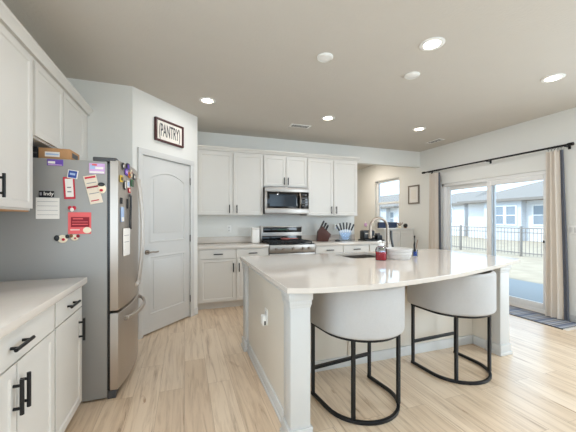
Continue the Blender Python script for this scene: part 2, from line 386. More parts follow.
# ---- window in the right wall
f = MB(); wx0, wx1 = XR+.06, XR+.13
f.box(wx0, wx1, WY0, WY0+.05, WZ0, WZ1, .004); f.box(wx0, wx1, WY1-.05, WY1, WZ0, WZ1, .004); f.box(wx0, wx1, WY0, WY1, WZ1-.05, WZ1, .004); f.box(wx0, wx1, WY0, WY1, WZ0, WZ0+.05, .004)
wf = struct('window_1', f, 'vinyl')
f = MB(); f.box(wx0-.01, wx1-.02, WY0+.05, WY1-.05, 1.675, 1.725, .004); f.box(wx0+.005, wx1-.03, WY0+.05, WY0+.085, WZ0+.05, 1.68); f.box(wx0+.005, wx1-.03, WY1-.085, WY1-.05, WZ0+.05, 1.68)
struct('window_sash', f, 'vinyl', wf)
struct('pane', MB().box(wx0+.03, wx0+.036, WY0+.045, WY1-.045, WZ0+.045, WZ1-.045), 'glass', wf)
struct('window_sill', MB().box(XR-.03, wx0, WY0-.03, WY1+.03, WZ0-.02, WZ0, .004), 'trim', wf)

# ------------------------------------------------------------------ outside
struct('patio', MB().box(XR+.16, 7.1, -2, 8, -.16, -.06, .01), 'concrete')
struct('lawn', MB().box(XR+.16, 60, -30, 70, -.3, -.12), 'lawn')
fe = thing('fence', 'dark metal picket fence across the dry lawn', 'fence', (12.2, 7, -.12))
FY = [7.911-7+2.65*k for k in range(-3, 9)]
for y in FY: MB().box(-.035, .035, y-.035, y+.035, 0, 1.16, .004).build('post', 'fence', fe)
MB().box(-.015, .015, FY[0], FY[-1], 1.06, 1.10).build('rail', 'fence', fe); MB().box(-.015, .015, FY[0], FY[-1], .12, .16).build('rail', 'fence', fe)
MB().box(-.012, .012, FY[0], FY[-1], .90, .93).build('rail', 'fence', fe)
pk = MB(); y = FY[0]+.13
while y < FY[-1]: pk.box(-.007, .007, y-.007, y+.007, .05, 1.08); y += .132
pk.build('pickets', 'fence', fe)
def house(label, x, y0, y1, eave, ridge, wins, bump=None, depth=9):
    r = thing('house', label, 'house', (x, (y0+y1)/2, -.12)); hw = (y1-y0)/2
    MB().box(0, depth, -hw, hw, 0, eave).build('wall', 'siding', r)
    if bump:
        b0, b1, c = bump; MB().box(-.5, 0, b0, b1, 0, eave).build('wall_bay', c, r)
    q = MB(); e = .35; bm = q.bm; t = hw*.45
    lo = [(-e-(.5 if bump else 0), -hw-e), (depth+e, -hw-e), (depth+e, hw+e), (-e-(.5 if bump else 0), hw+e)]
    A = [bm.verts.new((a, b, eave-.05)) for a, b in lo]; B = [bm.verts.new((a, b, eave+.12)) for a, b in lo]
    T = [bm.verts.new((depth/2, -hw+t, ridge)), bm.verts.new((depth/2, hw-t, ridge))]
    bm.faces.new(A); 
    for i in range(4): bm.faces.new([A[i], A[(i+1) % 4], B[(i+1) % 4], B[i]])
    bm.faces.new([B[0], B[1], T[0]]); bm.faces.new([B[2], B[3], T[1]]); bm.faces.new([B[1], B[2], T[1], T[0]]); bm.faces.new([B[3], B[0], T[0], T[1]])
    q.build('roof', 'roof', r, smooth=False)
    for (ya, yb, za, zb, dx) in wins:
        ya -= (y0+y1)/2; yb -= (y0+y1)/2
        g = MB(); x0 = dx-.06
        g.box(x0, dx, ya-.09, ya, za-.09, zb+.09); g.box(x0, dx, yb, yb+.09, za-.09, zb+.09); g.box(x0, dx, ya, yb, zb, zb+.09); g.box(x0, dx, ya, yb, za-.09, za); g.box(x0+.01, dx, ya, yb, (za+zb)/2-.03, (za+zb)/2+.03)
        wn = g.build('window', 'vinyl', r); MB().box(dx-.02, dx, ya, yb, za, zb).build('pane', 'hglass', wn)
    return r
house('white house with wide paired windows straight across from the glass door', 21.5, 6.5, 17.9, 2.72, 4.4,
      [(14.75, 15.3, 1.1, 2.3, -.5), (13.95, 14.55, 1.1, 2.3, -.5), (12.3, 13.15, 1.1, 2.3, 0)], (1.4, 4.0, 'gsiding'))
house('white house seen at the far left edge of the glass door', 22.6, 19.2, 25.2, 2.72, 4.2, [(20.4, 21.2, 1.1, 2.35, 0), (22.0, 22.9, 1.1, 2.3, 0)])
house('white house seen through the small double hung window', 21.5, 26.2, 40, 2.72, 4.7,
      [(26.9, 27.5, .9, 2.2, 0), (28.5, 30.4, .9, 2.3, -.5), (33, 34, .9, 2.2, 0)], (-5.5, -2.2, 'gsiding'))

# ------------------------------------------------------------------ cabinets
def pull(p, parent, horizontal=True, L=.13, r=.0075, post=.028, dia=None):
    x, y, z = p; b = MB()
    if horizontal:
        b.cyl((x-L/2, y-post, z), (x+L/2, y-post, z), r, 10)
        for s in (-1, 1): b.cyl((x+s*L*.32, y, z), (x+s*L*.32, y-post, z), r*.85, 8)
    else:
        b.cyl((x, y-post, z-L/2), (x, y-post, z+L/2), r, 10)
        for s in (-1, 1): b.cyl((x, y, z+s*L*.32), (x, y-post, z+s*L*.32), r*.85, 8)
    return b.build('handle', 'black', parent)
def base_cabinet(label, loc, rz, Wd, drawers, doors, depth=.60, m='cab', L=.13, group=None, endpanel=True):
    """drawers: [(x0, x1)], doors: [(x0, x1, handle_x)]; front of the carcass at y=0, doors stand out to -y"""
    r = thing('base_cabinet', label, 'cabinet', loc, rz, group)
    b = MB(); b.box(0, Wd, 0, depth, .105, .874); b.box(.0, Wd, .075, depth, 0, .105); b.build('body', m, r)
    for x0, x1 in drawers:
        dr = MB().panel(x0, x1, .735, .862, -.02, -.0005, rail=.0).build('drawer', m, r)
        pull(((x0+x1)/2, -.02, .80), dr, True, L)
    for x0, x1, hx in doors:
        do = MB().panel(x0, x1, .118, .727, -.02, -.0005, rail=.058, raised=False).build('door', m, r)
        if hx is not None: pull((hx, -.02, .60), do, False, L)
    return r
def wall_cabinet(label, loc, rz, Wd, z0, z1, doors, depth=.305, m='cab', hz=None, L=.13):
    r = thing('wall_cabinet', label, 'cabinet', (loc[0], loc[1], z0), rz); H = z1-z0
    MB().box(0, Wd, 0, depth, 0, H).build('body', m, r)
    for x0, x1, hx in doors:
        do = MB().panel(x0, x1, .012, H-.03, -.02, -.0005, rail=.058).build('door', m, r)
        if hx is not None: pull((hx, -.02, (hz-z0) if hz else .12), do, False, L)
    return r
# back run
bc_front = 4.40
base_cabinet('two door base cabinet between the pantry and the range', (.172, bc_front, 0), 0, 1.04, [(.035, .535), (.548, 1.03)], [(.035, .535, .50), (.548, 1.03, .585)])
base_cabinet('two door base cabinet right of the range under the knife block', (1.98, bc_front, 0), 0, 1.01, [(.01, .5), (.513, 1.0)], [(.01, .5, .46), (.513, 1.0, .55)])
base_cabinet('narrow base cabinet at the far right end of the back counter', (2.995, bc_front, 0), 0, .47, [(.01, .46)], [(.01, .46, .05)])
def countertop(name, label, x0, x1, y0, y1, splash=None):
    t = thing(name, label, 'countertop', ((x0+x1)/2, (y0+y1)/2, .874)); cx, cy = (x0+x1)/2, (y0+y1)/2
    MB().box(x0-cx, x1-cx, y0-cy, y1-cy, 0, .04, .004).build('slab', 'quartz', t)
    if splash:
        a = splash; MB().box(a[0]-cx, a[1]-cx, a[2]-cy, a[3]-cy, .04, .14, .003).build('backsplash', 'quartz', t)
    return t
countertop('countertop', 'white quartz countertop left of the range against the back wall', .172, 1.212, 4.37, YB-.001, (.172, 1.212, YB-.021, YB-.001))
countertop('countertop', 'white quartz countertop right of the range carrying the knives', 1.98, 3.48, 4.37, YB-.001, (1.98, 3.08, YB-.021, YB-.001))
UF = 4.695
wall_cabinet('tall two door wall cabinet next to the pantry wall', (.172, UF), 0, 1.03, 1.363, 2.355, [(.03, .525, .485), (.555, 1.022, .60)], hz=1.46)
wall_cabinet('short two door wall cabinet directly above the microwave', (1.205, UF), 0, .758, 1.83, 2.355, [(.008, .374, .345), (.384, .75, .413)], hz=1.925, L=.12)
wall_cabinet('two door wall cabinet above the knives at the right end of the back wall', (1.966, UF), 0, .985, 1.363, 2.355, [(.012, .49, .45), (.505, .973, .545)], hz=1.46)
def crown(name, pts, m='cab'):
    struct(name, MB().sweep(pts, [(0, 0), (.022, 0), (.026, .02), (.05, .045), (.05, .062), (0, .062)]), m)
crown('trim_2', [(.172, UF, 2.353), (2.951, UF, 2.353), (2.951, YB, 2.353)])
# left run (fronts face +X)
LF = -.632
base_cabinet('two door base cabinet with long black pulls nearest the camera', (LF-.02, 1.107, 0), pi/2, .748, [(.008, .74)], [(.008, .372, .348), (.38, .74, .404)], depth=.593, L=.14)
base_cabinet('single door base cabinet beside the refrigerator', (LF-.02, 1.857, 0), pi/2, .435, [(.01, .425)], [(.01, .425, .368)], depth=.593, L=.14)
t = countertop('countertop', 'white quartz countertop on the left run beside the refrigerator', XL+.001, -.612, 1.08, 2.325, (XL+.001, XL+.021, 1.08, 2.325))
LU = -.93
wall_cabinet('tall two door wall cabinet over the left counter', (LU, 1.602), pi/2, .735, 1.355, 2.355, [(.006, .302, .27), (.310, .722, .341)], hz=1.475, L=.125)
struct('trim_5', MB().box(XL+.01, LU-.004, 1.61, 2.33, 1.347, 1.3545), 'card')
wall_cabinet('short two door wall cabinet above the refrigerator', (LU, 2.34), pi/2, 1.09, 1.83, 2.355, [(.022, .49, None), (.502, 1.01, None)])
MB().box(-1.245, LU, 3.43, 3.534, 1.83, 2.355).build('trim_4', 'cab', kind='structure')
crown('trim_3', [(LU, 1.602, 2.353), (LU, 3.534, 2.353)])

# ------------------------------------------------------------------ refrigerator (front faces +X; local x runs along the room's +Y)
FR = thing('refrigerator', 'stainless french door refrigerator covered in magnets', 'refrigerator', (-.526, 2.46, 0), pi/2)
FW = .91
def fcurve(u): return -(.07 + .056*(1-((u-.455)/.455)**2))
MB().box(0, FW, 0, .66, .012, 1.715, .006).build('cabinet', 'fcase', FR)
g = MB(); g.box(.004, FW-.004, -.055, -.001, .0, .058, .004); g.box(.03, FW-.03, .05, .6, 0, .012); g.build('base_grille', 'dgrey', FR)
MB().box(.012, FW-.012, -.019, .0, .06, 1.70).build('gasket', 'ink', FR)
def fdoor(u0, u1, z0, z1, name):
    n = 14; poly = [(u0, -.019)] + [(u0+(u1-u0)*i/n, fcurve(u0+(u1-u0)*i/n)) for i in range(n+1)] + [(u1, -.019)]
    return MB().prism(poly, z0, z1, bev=.005).build(name, 'fsteel', FR)
dn = fdoor(0, .452, .635, 1.73, 'door'); df = fdoor(.458, FW, .635, 1.73, 'door'); fz = fdoor(0, FW, .062, .618, 'freezer_drawer')
def bow(u, z0, z1, door):
    n = 18; base = fcurve(u)
    pts = [(u, base - .010 - .042*sin(pi*i/n)**.75, z0+(z1-z0)*i/n) for i in range(n+1)]
    b = MB(); b.sweep(pts, rect(.022, .022, .008), up=(1, 0, 0))
    for z in (z0+.02, z1-.02): b.box(u-.012, u+.012, base-.03, base+.002, z-.018, z+.018, .004)
    return b.build('handle', 'fsteel', door)
bow(.412, .72, 1.66, dn); bow(.498, .72, 1.66, df)
n = 18; b = MB(); b.sweep([(.1+.71*i/n, fcurve(.1+.71*i/n) - .010 - .05*sin(pi*i/n)**.6, .545) for i in range(n+1)], rect(.022, .028, .008))
for u in (.12, .79): b.box(u-.014, u+.014, fcurve(u)-.03, fcurve(u)+.002, .53, .56, .003)
b.build('handle', 'fsteel', fz)
hc = MB(); hc.box(.0, .10, -.06, .09, 1.715, 1.745, .006); hc.build('hinge_cover', 'dgrey', FR); MB().box(FW-.10, FW, -.06, .09, 1.715, 1.745, .006).build('hinge_cover', 'dgrey', FR)

# ---- flat things on the side of the refrigerator (facing the camera, y = 2.46)
YS = 2.4592
def side_card(name, label, cat, x0, x1, z0, z1, m, tilt=0, th=.0025, group=None):
    t = thing(name, label, cat, ((x0+x1)/2, YS, (z0+z1)/2), 0, group); t.rotation_euler = (0, radians(tilt), 0)
    wd, ht = x1-x0, z1-z0
    MB().box(-wd/2, wd/2, -th, 0, -ht/2, ht/2).build('sheet', m, t); return t, wd, ht
def bit(t, name, x0, x1, z0, z1, m, th=.0037, back=.0026): MB().box(x0, x1, -th, -back, z0, z1).build(name, m, t)
t, a, b = side_card('magnet_card', 'purple magnetic card with a white strip near the top of the refrigerator side', 'magnet', -.882, -.791, 1.667, 1.709, 'purple')
bit(t, 'white_panel', -.04, .0, -.008, .008, 'paper'); bit(t, 'lower_strip', -.04, .04, -.019, -.013, 'lilac')
t, a, b = side_card('magnet_card', 'pink and blue magnetic card at the top right corner of the refrigerator side', 'magnet', -.637, -.540, 1.624, 1.697, 'lilac')
bit(t, 'blue_print', -.042, -.012, -.004, .022, 'lblue'); bit(t, 'pink_print', -.03, .0, .02, .032, 'pink'); bit(t, 'lettering', -.01, .04, -.004, .012, 'paper'); bit(t, 'lower_strip', -.045, .045, -.033, -.02, 'paper')
t, a, b = side_card('picture_magnet', 'small square blue magnet with pale rim holding the red striped list', 'magnet', -.764, -.704, 1.583, 1.641, 'paper', tilt=8, th=.006)
bit(t, 'blue_print', -.025, .025, -.024, .024, 'blue', .0072, .0061); bit(t, 'emblem', -.016, .016, -.006, .008, 'lblue', .0082, .0073)
t, a, b = side_card('list_pad', 'white list with red borders under the small blue magnet', 'paper', -.788, -.722, 1.44, 1.592, 'redp', tilt=-3)
bit(t, 'white_panel', -.022, .024, -.062, .064, 'paper'); bit(t, 'lettering', -.012, .012, .0, .008, 'glyph', .0045, .0038); bit(t, 'lettering', -.012, .012, -.03, -.022, 'glyph', .0045, .0038)
t, a, b = side_card('takeout_menu', 'long cream folded menu hanging at a slant with dark red headings', 'paper', -.652, -.572, 1.41, 1.612, 'ppaper', tilt=-13)
bit(t, 'heading', -.032, .034, .08, .093, 'redp'); bit(t, 'heading', -.036, .036, .012, .024, 'dred'); bit(t, 'heading', -.03, .02, -.082, -.075, 'redp')
bit(t, 'lettering', -.03, .03, .045, .05, 'glyph'); bit(t, 'lettering', -.03, .03, -.03, -.025, 'glyph')
def blob(name, label, x, z, pieces, th=.008):
    t = thing(name, label, 'magnet', (x, YS, z))
    for pn, dx, dz, rx, rz_, m, k in pieces: MB().ball((dx, -th/2-k*.003, dz), 1, (rx, th/2, rz_), 16).build(pn, m, t)
    return t
blob('figure_magnet', 'round face shaped magnet with black top pinning the cream menu', -.556, 1.522, [('face', 0, -.004, .025, .034, 'pale', 0), ('hair', -.004, .026, .022, .014, 'ink', 1), ('mouth', -.004, -.016, .012, .009, 'redp', 2)])
blob('heart_magnet', 'little red and white magnet just above the coral recipe card', -.738, 1.372, [('lobe', -.012, .006, .013, .014, 'redp', 0), ('lobe', .012, .006, .013, .014, 'redp', 0), ('tip', 0, -.006, .012, .014, 'paper', 1)])
t, a, b = side_card('sign_magnet', 'black rectangular magnet with white lettering at the left of the refrigerator side', 'magnet', -.928, -.842, 1.449, 1.492, 'ink', th=.004)
text('lettering', 'Indy', .034, 'paper', t, (.012, -.0045, .002), (pi/2, 0, 0)); bit(t, 'emblem', -.038, -.026, -.01, .011, 'glyph', .0052, .0041)
t, a, b = side_card('note_sheet', 'white ruled sheet hanging under the black lettered magnet', 'paper', -.945, -.812, 1.302, 1.446, 'paper')
for k in range(4): bit(t, 'ruled_line', -.058, .058, .045-.03*k, .047-.03*k, 'glyph')
t, a, b = side_card('recipe_card', 'coral red card with a dark red box low on the refrigerator side', 'paper', -.762, -.624, 1.197, 1.348, 'pink', th=.003)
bit(t, 'dark_box', -.052, .058, -.028, .042, 'dred'); bit(t, 'heading', -.04, .02, .026, .034, 'pink', .0047, .0038); bit(t, 'lettering', -.045, .05, .006, .011, 'pink', .0047, .0038); bit(t, 'lettering', -.045, .05, -.012, -.006, 'pink', .0047, .0038)
bit(t, 'lettering', -.055, .0, -.05, -.044, 'paper'); MB().ball((.045, -.003, -.05), 1, (.026, .002, .022), 14).build('food_picture', 'pale', t)
blob('animal_magnet', 'larger cream and black animal head magnet at the bottom of the group', -.793, 1.164, [('head', 0, 0, .030, .028, 'pale', 0), ('ear', -.033, .006, .016, .020, 'ink', 1), ('ear', .028, .016, .012, .014, 'ink', 1), ('nose', .006, -.004, .010, .009, 'redp', 2)])
blob('animal_magnet', 'smaller cream and brown animal head magnet beside the larger black eared one', -.722, 1.172, [('head', 0, 0, .024, .022, 'pale', 0), ('ear', -.02, .012, .011, .012, 'twig', 1), ('ear', .02, .010, .011, .012, 'dred', 1), ('nose', .004, -.004, .007, .006, 'redp', 2)])
# ---- magnets on the refrigerator door (curved front): u along the door, z height
def on_door(name, label, cat, u, z, wd, ht, m, th=.006, oval=True, extra=(), group=None):
    sl = -.112*(u-.455)/.455**2*(-1)
    ang = math.atan2(fcurve(u+.01)-fcurve(u-.01), .02)
    t = thing(name, label, cat, (-.526 - fcurve(u) + .0004, 2.46+u, z), pi/2+ang, group)
    if oval: MB().ball((0, -th/2-.001, 0), 1, (wd/2, th/2, ht/2), 14).build('body', m, t)
    else: MB().box(-wd/2, wd/2, -th-.001, -.001, -ht/2, ht/2, .001).build('body', m, t)
    for k, (pn, dx, dz, a, b, mm) in enumerate(extra): MB().box(dx-a/2, dx+a/2, -th-.0022-.0006*k, -th-.001, dz-b/2, dz+b/2).build(pn, mm, t)
    return t
DM = [
 ('round_magnet', 'black round magnet at the top hinge side of the refrigerator door', .075, 1.70, .05, .055, 'ink', True, [('white_dot', 0, 0, .016, .02, 'paper')]),
 ('picture_magnet', 'dark picture magnet highest on the refrigerator door', .17, 1.712, .06, .05, 'ink', False, [('picture', 0, 0, .04, .03, 'purple')]),
 ('picture_magnet', 'purple picture magnet below the highest dark one on the door', .135, 1.665, .055, .05, 'purple', False, [('picture', .0, .0, .03, .02, 'lilac')]),
 ('round_magnet', 'orange oval magnet in the upper cluster on the door', .205, 1.652, .07, .05, 'orange', True, [('dark_center', 0, 0, .03, .02, 'ink')]),
 ('figure_magnet', 'cream oval magnet between the orange and grey magnets on the door', .255, 1.672, .06, .06, 'pale', True, [('dark_mark', 0, .005, .02, .02, 'dred')]),
 ('picture_magnet', 'small yellow magnet at the edge of the refrigerator door', .045, 1.60, .045, .05, 'yellow', False, [('picture', 0, 0, .025, .025, 'ink')]),
 ('round_magnet', 'black and white oval magnet left of the dark square one', .105, 1.56, .05, .075, 'ink', True, [('white_stripe', 0, 0, .016, .05, 'paper')]),
 ('picture_magnet', 'white photo magnet in the middle of the door cluster', .17, 1.575, .055, .055, 'paper', False, [('picture', 0, 0, .04, .035, 'lblue')]),
 ('picture_magnet', 'dark green square magnet beside the door handle', .275, 1.595, .075, .055, 'green', False, [('picture', 0, 0, .04, .03, 'ink')]),
 ('clip_magnet', 'dark grey clip magnet near the top of the handle', .345, 1.655, .07, .05, 'dgrey', False, [('white_label', 0, 0, .03, .02, 'paper')]),
 ('clip_magnet', 'small black clip magnet above the pale tag on the door edge', .046, 1.437, .03, .045, 'ink', False, []),
 ('tag_magnet', 'pale hanging tag low on the door edge', .06, 1.335, .05, .11, 'lblue', False, [('white_label', 0, -.035, .04, .03, 'paper')]),
 ('picture_magnet', 'small red magnet over the black cord on the door', .20, 1.53, .045, .04, 'redp', False, [('picture', 0, 0, .025, .02, 'pale')]),
 ('clip_magnet', 'black oblong clip magnet left of the hanging cord', .16, 1.42, .022, .075, 'ink', False, []),
 ('note_sheet', 'white paper sheet low on the refrigerator door', .145, 1.125, .145, .21, 'paper', False, [('ruled_line', 0, .05, .1, .003, 'glyph'), ('ruled_line', 0, .0, .1, .003, 'glyph')]),
]
for nm_, lb, u, z, wd, ht, m, ov, ex in DM:
    on_door(nm_, lb, 'paper' if nm_ == 'note_sheet' else 'magnet', u, z, wd, ht, m, .0015 if nm_ == 'note_sheet' else .006, ov, ex)
lan = thing('lanyard', 'black cord lanyard hanging from a hook magnet on the refrigerator door', 'lanyard', (-.526-fcurve(.21)+.0004, 2.67, 1.49), pi/2+math.atan2(fcurve(.22)-fcurve(.2), .02))
MB().ball((0, -.006, 0), 1, (.014, .006, .014), 12).build('hook_magnet', 'dgrey', lan)
b = MB(); b.sweep([(-.006, -.012, 0), (-.012, -.01, -.1), (-.022, -.009, -.26)], circ(.005, 8)); b.sweep([(.006, -.012, 0), (.016, -.01, -.1), (.012, -.009, -.27)], circ(.005, 8)); b.build('cord', 'ink', lan)
# ---- cardboard box on the refrigerator
bx = thing('cardboard_box', 'brown cardboard box with a white label lying on the refrigerator top', 'box', (-.855, 2.60, 1.716))
MB().box(-.092, .092, -.1, .1, 0, .078, .002).build('carton', 'card', bx)
MB().box(-.055, .03, -.1012, -.1001, .018, .052).build('label', 'paper', bx); MB().box(-.05, .025, -.102, -.1013, .03, .04).build('print', 'lblue', bx)
MB().box(.0921, .0928, -.06, .06, .025, .06).build('print', 'dgrey', bx)
bb = thing('dark_case', 'slim black case standing behind the brown cardboard box', 'case', (-.982, 2.60, 1.716)); MB().box(-.03, .028, -.1, .1, 0, .085, .004).build('body', 'ink', bb); MB().box(-.03, .028, -.103, -.1, .035, .045).build('seam', 'dgrey', bb)

# ------------------------------------------------------------------ pantry sign
sg = thing('wall_sign', 'pantry sign in a dark red frame above the pantry door', 'sign', (*PA, 0), PANG)
c = MB(); X0_, X1_, Z0_, Z1_ = .284, .733, 2.212, 2.478
for a in ((X0_, X1_, Z0_, Z0_+.022), (X0_, X1_, Z1_-.022, Z1_), (X0_, X0_+.022, Z0_+.022, Z1_-.022), (X1_-.022, X1_, Z0_+.022, Z1_-.022)): c.box(a[0], a[1], -.032, -.001, a[2], a[3], .002)
c.build('frame', 'signred', sg); MB().box(X0_+.02, X1_-.02, -.018, -.001, Z0_+.02, Z1_-.02).build('board', 'board', sg)
text('lettering', '(PANTRY)', .118, 'dgrey', sg, ((X0_+X1_)/2, -.0195, (Z0_+Z1_)/2), (pi/2, 0, 0), sx=.66, sy=1.75)
# ------------------------------------------------------------------ microwave over the range
mw = thing('microwave', 'stainless over the range microwave with a dark glass door', 'microwave', (1.208, 4.60, 1.392))
MB().box(0, .752, .03, .39, 0, .425, .003).build('body', 'dgrey', mw)
MB().box(0, .752, 0, .029, .355, .425, .003).build('top_band', 'steel', mw)
MB().box(0, .752, 0, .029, 0, .085, .003).build('bottom_band', 'steel', mw)
md = MB().box(.0, .602, 0, .029, .087, .353, .004).build('door', 'steel', mw)
MB().box(.035, .602, -.004, .0, .09, .35, .002).build('glass', 'gloss', md); MB().box(.075, .53, -.0055, -.0041, .118, .31).build('window_mesh', mat('dark_blue_glass', '#232b34', .1), md)
MB().sweep([(.588, -.004 - .038*sin(pi*i/10), .09+.258*i/10) for i in range(11)], rect(.036, .018, .006), up=(1, 0, 0)).build('handle', 'chrome', md)
cp = MB().box(.604, .752, -.004, .029, .087, .353, .003).build('control_panel', 'gloss', mw)
MB().box(.635, .70, -.0055, -.0041, .305, .325).build('display', 'ink', cp)
for k in range(4): MB().box(.63, .72, -.0055, -.0041, .12+.042*k, .14+.042*k).build('button_row', 'dgrey', cp)
# ------------------------------------------------------------------ range
rg = thing('range', 'stainless gas range with black grates between the back counters', 'range', (1.216, 4.37, 0))
MB().box(0, .76, .02, .62, .02, .90, .003).build('body', 'dgrey', rg)
MB().box(.0, .76, .03, .60, .90, .918, .004).build('cooktop', 'gloss', rg)
fp = MB().box(0, .76, -.01, .03, .785, .905, .006).build('control_panel', 'steel', rg)
for x in (.105, .215, .38, .545, .655):
    MB().cyl((x, -.01, .845), (x, -.042, .845), .021, 20, .018).build('knob', 'chrome', fp)
od = MB().box(.005, .755, -.005, .02, .20, .775, .004).build('oven_door', 'steel', rg)
MB().box(.1, .66, -.008, -.0051, .32, .62).build('window', 'gloss', od)
b = MB(); b.cyl((.06, -.055, .715), (.70, -.055, .715), .013, 14); b.cyl((.09, -.005, .715), (.09, -.055, .715), .009, 8); b.cyl((.67, -.005, .715), (.67, -.055, .715), .009, 8); b.build('handle', 'steel', od)
MB().box(.005, .755, -.003, .02, .035, .19, .004).build('drawer', 'steel', rg)
bg = MB(); bg.box(0, .76, .56, .63, .918, 1.185, .006); bgo = bg.build('backguard', 'steel', rg)
MB().box(.045, .745, .553, .5601, 1.075, 1.165, .002).build('display_panel', 'gloss', bgo); MB().box(.30, .48, .5515, .553, 1.112, 1.135).build('clock', 'led', bgo)
MB().box(.03, .745, .555, .5601, .93, 1.015, .001).build('lower_panel', 'gloss', bgo)
for k in range(3):
    x0 = .03+.235*k; gr = MB()
    for x in (x0, x0+.115, x0+.225): gr.box(x-.007, x+.007, .07, .545, .935, .953)
    for y in (.075, .19, .31, .43, .54): gr.box(x0-.007, x0+.232, y-.007, y+.007, .935, .953)
    for x in (x0, x0+.225):
        for y in (.075, .54): gr.box(x-.008, x+.008, y-.008, y+.008, .918, .936)
    gr.build('grate', 'black', rg)
for x, y in ((.14, .18), (.14, .43), (.38, .31), (.62, .18), (.62, .43)): MB().lathe([(0, .918), (.045, .918), (.045, .928), (.03, .934), (0, .934)], (x, y, 0), 20).build('burner', 'ink', rg)
sr = thing('spoon_rest', 'pinkish red spoon rest lying on the range grates', 'spoon rest', (1.60, 4.76, .954))
MB().lathe([(0, .0), (.05, 0), (.075, .014), (.08, .03), (.074, .03), (.05, .012), (0, .008)], n=24).build('dish', 'rest', sr); MB().box(.06, .22, -.018, .018, .016, .026, .005).build('handle', 'rest', sr)
# ------------------------------------------------------------------ things on the back counter
CT = .9145
wb = thing('canister', 'tall white square canister standing left of the range', 'canister', (1.095, 4.80, CT)); MB().box(-.062, .062, -.055, .055, 0, .225, .012, 3).build('body', 'white', wb); MB().box(-.064, .064, -.057, .057, .227, .25, .008, 3).build('lid', 'white', wb)
kb = thing('knife_block', 'dark wooden knife block with black handled knives', 'knife block', (2.30, 4.76, CT), radians(72)); kb.scale = (1.15,)*3
pb = MB(); pb.prism([(-.10, 0), (.07, 0), (.115, .11), (-.02, .235), (-.085, .15)], -.055, .055, bev=.006, M4=Matrix(((0, 0, 1, 0), (-1, 0, 0, 0), (0, 1, 0, 0), (0, 0, 0, 1)))); pb.build('block', 'wood', kb)
for r_ in range(3):
    for q in range(3):
        p = Vector((-.036+.036*q, .01-.032*r_+.02, .215-.03*r_)); dr = Vector((0, -.42, .9))
        b = MB(); b.sweep([p-dr*.02, p+dr*.05, p+dr*(.095+.012*((r_+q) % 2))], rect(.020, .026, .006), up=(1, 0, 0)); b.build('knife_handle', 'ink', kb)
MB().cyl((0, -.116, .075), (0, -.112, .075), .022, 16).build('badge', 'frame', kb)
kh = thing('knife_stand', 'clear stand fanned with blue bladed knives right of the wooden block', 'knife stand', (2.735, 4.74, CT))
b = MB(); b.prism(rect(.24, .10, .03), 0, .014, bev=.003); b.build('base', 'clear', kh)
b = MB(); b.box(-.11, .11, -.03, -.022, .014, .15, .003); b.box(-.11, .11, .022, .03, .014, .15, .003); b.build('holder', 'clear', kh)
for k in range(6):
    a = radians(-30+11.5*k); dx, dz = sin(a), cos(a); p = Vector((-.03+.012*k, 0, .02))
    pt = lambda s: (p.x+dx*s, 0, p.z+dz*s)
    bl = MB().sweep([pt(.0), pt(.03), pt(.19)], [(-.0012, -.013), (.0012, -.013), (.0012, .013), (-.0012, .013)], up=(cos(a), 0, -sin(a)), ends=[(1, .4), (1, 1), (1, 1)]).build('blade', 'cblue', kh)
    MB().sweep([pt(.185), pt(.25), pt(.31)], rect(.02, .028, .006), up=(cos(a), 0, -sin(a))).build('knife_handle', 'ink', kh)
sharp = thing('knife_sharpener', 'small black sharpener lying left of the clear knife stand', 'sharpener', (2.53, 4.66, CT)); MB().box(-.045, .045, -.022, .022, 0, .03, .008, 3).build('body', 'ink', sharp); MB().box(-.02, .02, -.006, .006, .03, .036, .002).build('slot', 'dgrey', sharp)
tr = thing('tray', 'flat black tray near the right end of the back counter', 'tray', (3.265, 4.72, CT)); b = MB(); b.prism(rect(.40, .30, .03), 0, .008, bev=.002); b.build('base', 'ink', tr)
b = MB(); b.sweep([(x, y, .012) for x, y in rect(.395, .295, .03)], rect(.008, .012), closed=True); b.build('rim', 'ink', tr)
to = thing('toaster', 'black two slot toaster standing on the black tray', 'toaster', (3.19, 4.74, CT+.0085)); MB().box(-.12, .12, -.075, .075, .01, .175, .025, 4).build('body', 'ink', to)
MB().box(-.09, .09, -.045, -.02, .174, .1765).build('slot', 'dgrey', to); MB().box(-.09, .09, .02, .045, .174, .1765).build('slot', 'dgrey', to); MB().box(-.09, .02, -.0765, -.0745, .11, .13).build('badge', 'chrome', to); MB().cyl((.08, -.074, .06), (.08, -.09, .06), .016, 14).build('knob', 'chrome', to)
for sx in (-.09, .09): MB().box(sx-.012, sx+.012, -.06, .06, 0, .011).build('foot', 'dgrey', to)
cfm = thing('coffee_grinder', 'low black appliance at the right end of the tray', 'appliance', (3.40, 4.72, CT+.0085)); MB().box(-.055, .055, -.08, .08, 0, .085, .012, 3).build('body', 'ink', cfm); MB().lathe([(0, .0855), (.045, .0855), (.045, .115), (.03, .125), (0, .125)], n=20).build('lid', 'dgrey', cfm)
tw = thing('hand_towel', 'taupe hand towel hanging over the pull of the narrow end cabinet', 'towel', (3.225, 4.3405, .60)); MB().box(-.05, .05, -.013, -.007, .02, .215, .002).build('cloth', 'towel', tw); MB().box(-.05, .05, -.013, .003, .215, .221, .002).build('fold', 'towel', tw)
